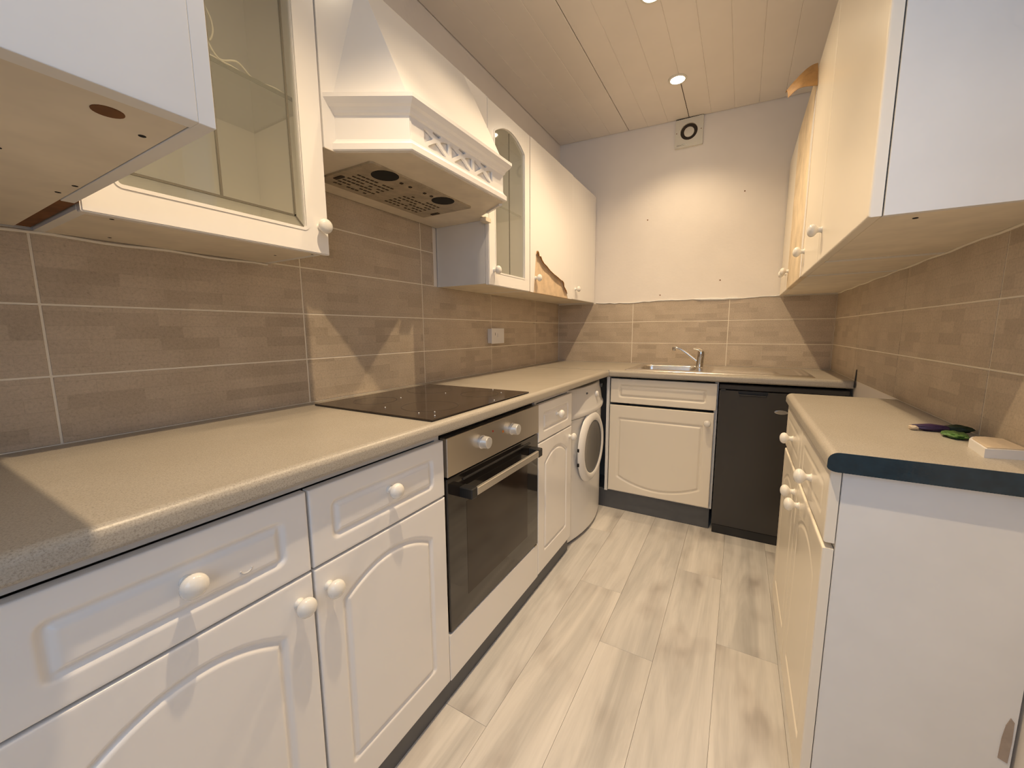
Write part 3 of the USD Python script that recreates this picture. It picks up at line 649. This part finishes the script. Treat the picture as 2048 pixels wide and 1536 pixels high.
d3 = right_door(t, 1.9845, 2.585, 2.548, 'peeled'); right_door(t, 2.5855, D - .004, 2.66)
sk = Polygon([(2.02, ZB), (2.05, 1.5), (2.035, 1.7), (2.06, 1.9), (2.02, 2.02), (1.99, 2.06), (1.99, ZB)])
part(d3, 'vinyl_remnant', ext(sk, 'x', UR - .0012, UR - .0001), 'white_vinyl')
# curled flap of vinyl at the top of the peeled door
nb, nt = 14, 6; V = []
for i in range(nb):
    s = i / (nb - 1)
    for j in range(nt):
        q = j / (nt - 1) - .5; wd = .115 * (1 - .75 * s ** 1.5)
        V.append((UR - .002 - .092 * s + .012 * math.sin(4 * s) * q, 1.995 + .035 * s + wd * q * .35, 2.108 + .022 * math.sin(3.0 * s) - .018 * s + wd * q * .85 - .018 * (2 * q) ** 2 * s))
V = np.array(V); F = []
for i in range(nb - 1):
    for j in range(nt - 1):
        a = i * nt + j; F += [(a, a + 1, a + nt + 1), (a, a + nt + 1, a + nt)]
F = np.array(F); n0 = len(V); V2 = np.vstack([V, V + [.0006, .0002, -.0012]]); F2 = np.vstack([F, F[:, ::-1] + n0])
part(d3, 'peeling_flap', trimesh.Trimesh(V2, F2, process=False), 'vinyl_back', smooth=60, label='brown flap of peeling vinyl curling off the door top')

# ------------------------------------------------------------------ right base cabinet
XL, Y0, Y1 = 1.468, 1.000, 1.825
t = thing('base_cabinet', 'white base cabinet with pale grey end panel under the narrow right worktop', 'cabinet', (1.63, 1.41, 0))
part(t, 'carcass', [bx(XL + .0205, W - .003, Y0 + .001, Y1, .08, .868)], 'white_melamine')
part(t, 'end_panel', bb(XL + .021, W - .004, Y0 - .001, Y0 + .0008, .0, .868, .0004), 'white_melamine', label='pale grey side panel')
part(t, 'kick_board', bx(XL + .05, W - .003, Y0 + .02, Y1, 0, .0795), 'plinth_grey')
for (a, b, kd) in ((Y0 - .001, 1.4105, 1.355), (1.4125, Y1, 1.468)):
    w = b - a - .003
    d = part(t, 'drawer', front(w, .157, DOOR_T, [(q, .0012) for q in drawer_lines(w, .157)], face_mx(XL, b - .0015, .709)), 'cream_vinyl', smooth=40)
    knob(d, (XL + .001, (a + b) / 2, .780), (-1, 0, 0))
    d = part(t, 'door', front(w, .614, DOOR_T, [(q, .0016) for q in door_lines(w, .614)] + [(LineString([(.07, .094), (w - .07, .094)]), .006)], face_mx(XL, b - .0015, .082)), 'cream_vinyl', smooth=40)
    knob(d, (XL + .001, kd, .645), (-1, 0, 0))
ch = Polygon([(1.7535, .36), (1.766, .355), (1.767, .40), (1.766, .44), (1.761, .447), (1.7565, .43), (1.754, .40)])
part(t, 'exposed_chipboard', ext(ch, 'y', Y0 - .0022, Y0 - .0009), 'worn_patch', label='brown damaged patch low on the end panel')

# ------------------------------------------------------------------ small things
t = thing('socket', 'white surface-mounted socket box on the tiled wall past the hob', 'socket', (.02, 2.02, 1.125))
part(t, 'back_box', bb(.0003, .027, 1.958, 2.092, 1.082, 1.167, .002), 'socket_white')
part(t, 'face_plate', bb(.026, .032, 1.955, 2.095, 1.079, 1.170, .002), 'socket_white')
part(t, 'switch', bb(.031, .0345, 2.015, 2.028, 1.118, 1.140, .001), 'pale_plastic')
part(t, 'switch_slot', bb(.031, .0328, 1.990, 1.993, 1.128, 1.144, .0005), 'dark_void')
t = thing('extractor_fan', 'square cream extractor fan with round grille high on the end wall', 'extractor fan', (.917, D, 2.446))
pf = rrect(.833, 1.002, 2.352, 2.5275, .006).difference(Point(.917, 2.446).buffer(.052, quad_segs=16))
part(t, 'face_plate', ext(pf, 'y', D - .014, D + .003), 'fan_cream')
part(t, 'recess', disc(.0525, .002, (.917, D + .001, 2.446), (0, -1, 0), 40), 'filter_dark')
part(t, 'centre_disc', lathe([(0, 0), (.031, 0), (.031, .007), (.027, .010), (0, .011)], (.917, D + .001, 2.446), (0, -1, 0), 40), 'fan_cream', smooth=40)
for y in (.842, .990):
    part(t, 'screw', disc(.003, .001, (y, D - .0138, 2.446), (0, -1, 0), 10), 'raw_brown')
part(t, 'lower_lip', bb(.845, .905, D - .0155, D - .0135, 2.366, 2.371, .0006), 'badge')
part(t, 'gap_strip', bx(.835, 1.000, D - .012, D + .002, 2.5277, 2.5318), 'dark_void')
where = ['nearest the end wall, in front of the extractor fan', 'half-hidden at the top edge of the picture', 'over the hob, out of the picture', 'over the near worktop, out of the picture']
for i, (x, y) in enumerate(SPOTS):
    z = zceil(x)
    t = thing('downlight', 'small round glowing ceiling spotlight ' + where[i], 'ceiling light', (x, y, z), group=None)
    part(t, 'bezel', lathe([(.036, -.001), (.038, -.005), (.045, -.0055), (.049, -.003), (.050, .001), (.036, .001)], (x, y, z), sec=36), 'fan_cream', smooth=40)
    part(t, 'lamp', lathe([(0, -.010), (.018, -.0085), (.030, -.005), (.0365, -.001), (.0365, .002), (0, .002)], (x, y, z), sec=28), 'lamp_glow')
    L = UsdLux.SphereLight.Define(stage, f'{t}/light')
    L.AddTranslateOp().Set((0, 0, -.034)); L.CreateRadiusAttr(.014); L.CreateNormalizeAttr(True)
    L.CreateIntensityAttr(SPOT_POWER[i]); L.CreateColorAttr(SPOT_COLOR)
    s = UsdLux.ShapingAPI.Apply(L.GetPrim()); s.CreateShapingConeAngleAttr(SPOT_CONE[i]); s.CreateShapingConeSoftnessAttr(.75)
# odds and ends on the right worktop
def lump(c, s, seed, n=3, amp=.25):
    m = trimesh.creation.icosphere(n, 1.0); v = m.vertices
    v = v * (1 + amp * (meshkit.fbm(v * 2.2 + 11, 3, seed)[:, None] - .5) * 2); m.vertices = v * np.array(s)
    m.apply_translation(-np.array([0, 0, m.bounds[0][2]])); m.apply_translation(c); return m
t = thing('plastic_piece', 'small dark purple and green plastic piece lying on the right worktop', 'scrap', (1.70, 1.30, ZC))
part(t, 'purple_body', lump((1.697, 1.292, ZC), (.034, .010, .0085), 3), 'purple', smooth=50)
part(t, 'green_end', lump((1.745, 1.300, ZC), (.026, .011, .0095), 5), 'dark_green', smooth=50)
part(t, 'pale_tip', lump((1.668, 1.290, ZC), (.010, .008, .006), 6), 'beige_sponge', smooth=50)
t = thing('plastic_scrap', 'crumpled bright green scrap beside the purple piece on the right worktop', 'scrap', (1.722, 1.235, ZC))
part(t, 'sheet', lump((1.722, 1.240, ZC), (.020, .030, .007), 8, 3, .5), 'green', smooth=50)
t = thing('plastic_box', 'flat white plastic box with beige pad on the edge of the right worktop', 'box', (1.74, 1.13, ZC))
bp = Polygon([(1.704, 1.068), (1.7715, 1.085), (1.7715, 1.178), (1.745, 1.186), (1.725, 1.178), (1.713, 1.155)])
part(t, 'tray', ext(bp, 'z', ZC, ZC + .0175), 'pale_plastic')
part(t, 'pad', ext(bp.buffer(-.004), 'z', ZC + .0175, ZC + .0195), 'beige_sponge')
t = thing('trim_wedge', 'small black wedge standing at the right end of the sink worktop', 'trim', (W - .01, 2.42, ZC))
part(t, 'wedge', ext(Polygon([(W - .006, ZC - .03), (W - .0012, ZC - .03), (W - .0012, ZC + .055), (W - .003, ZC + .05)]), 'y', 2.392, 2.403), 'black_plastic')
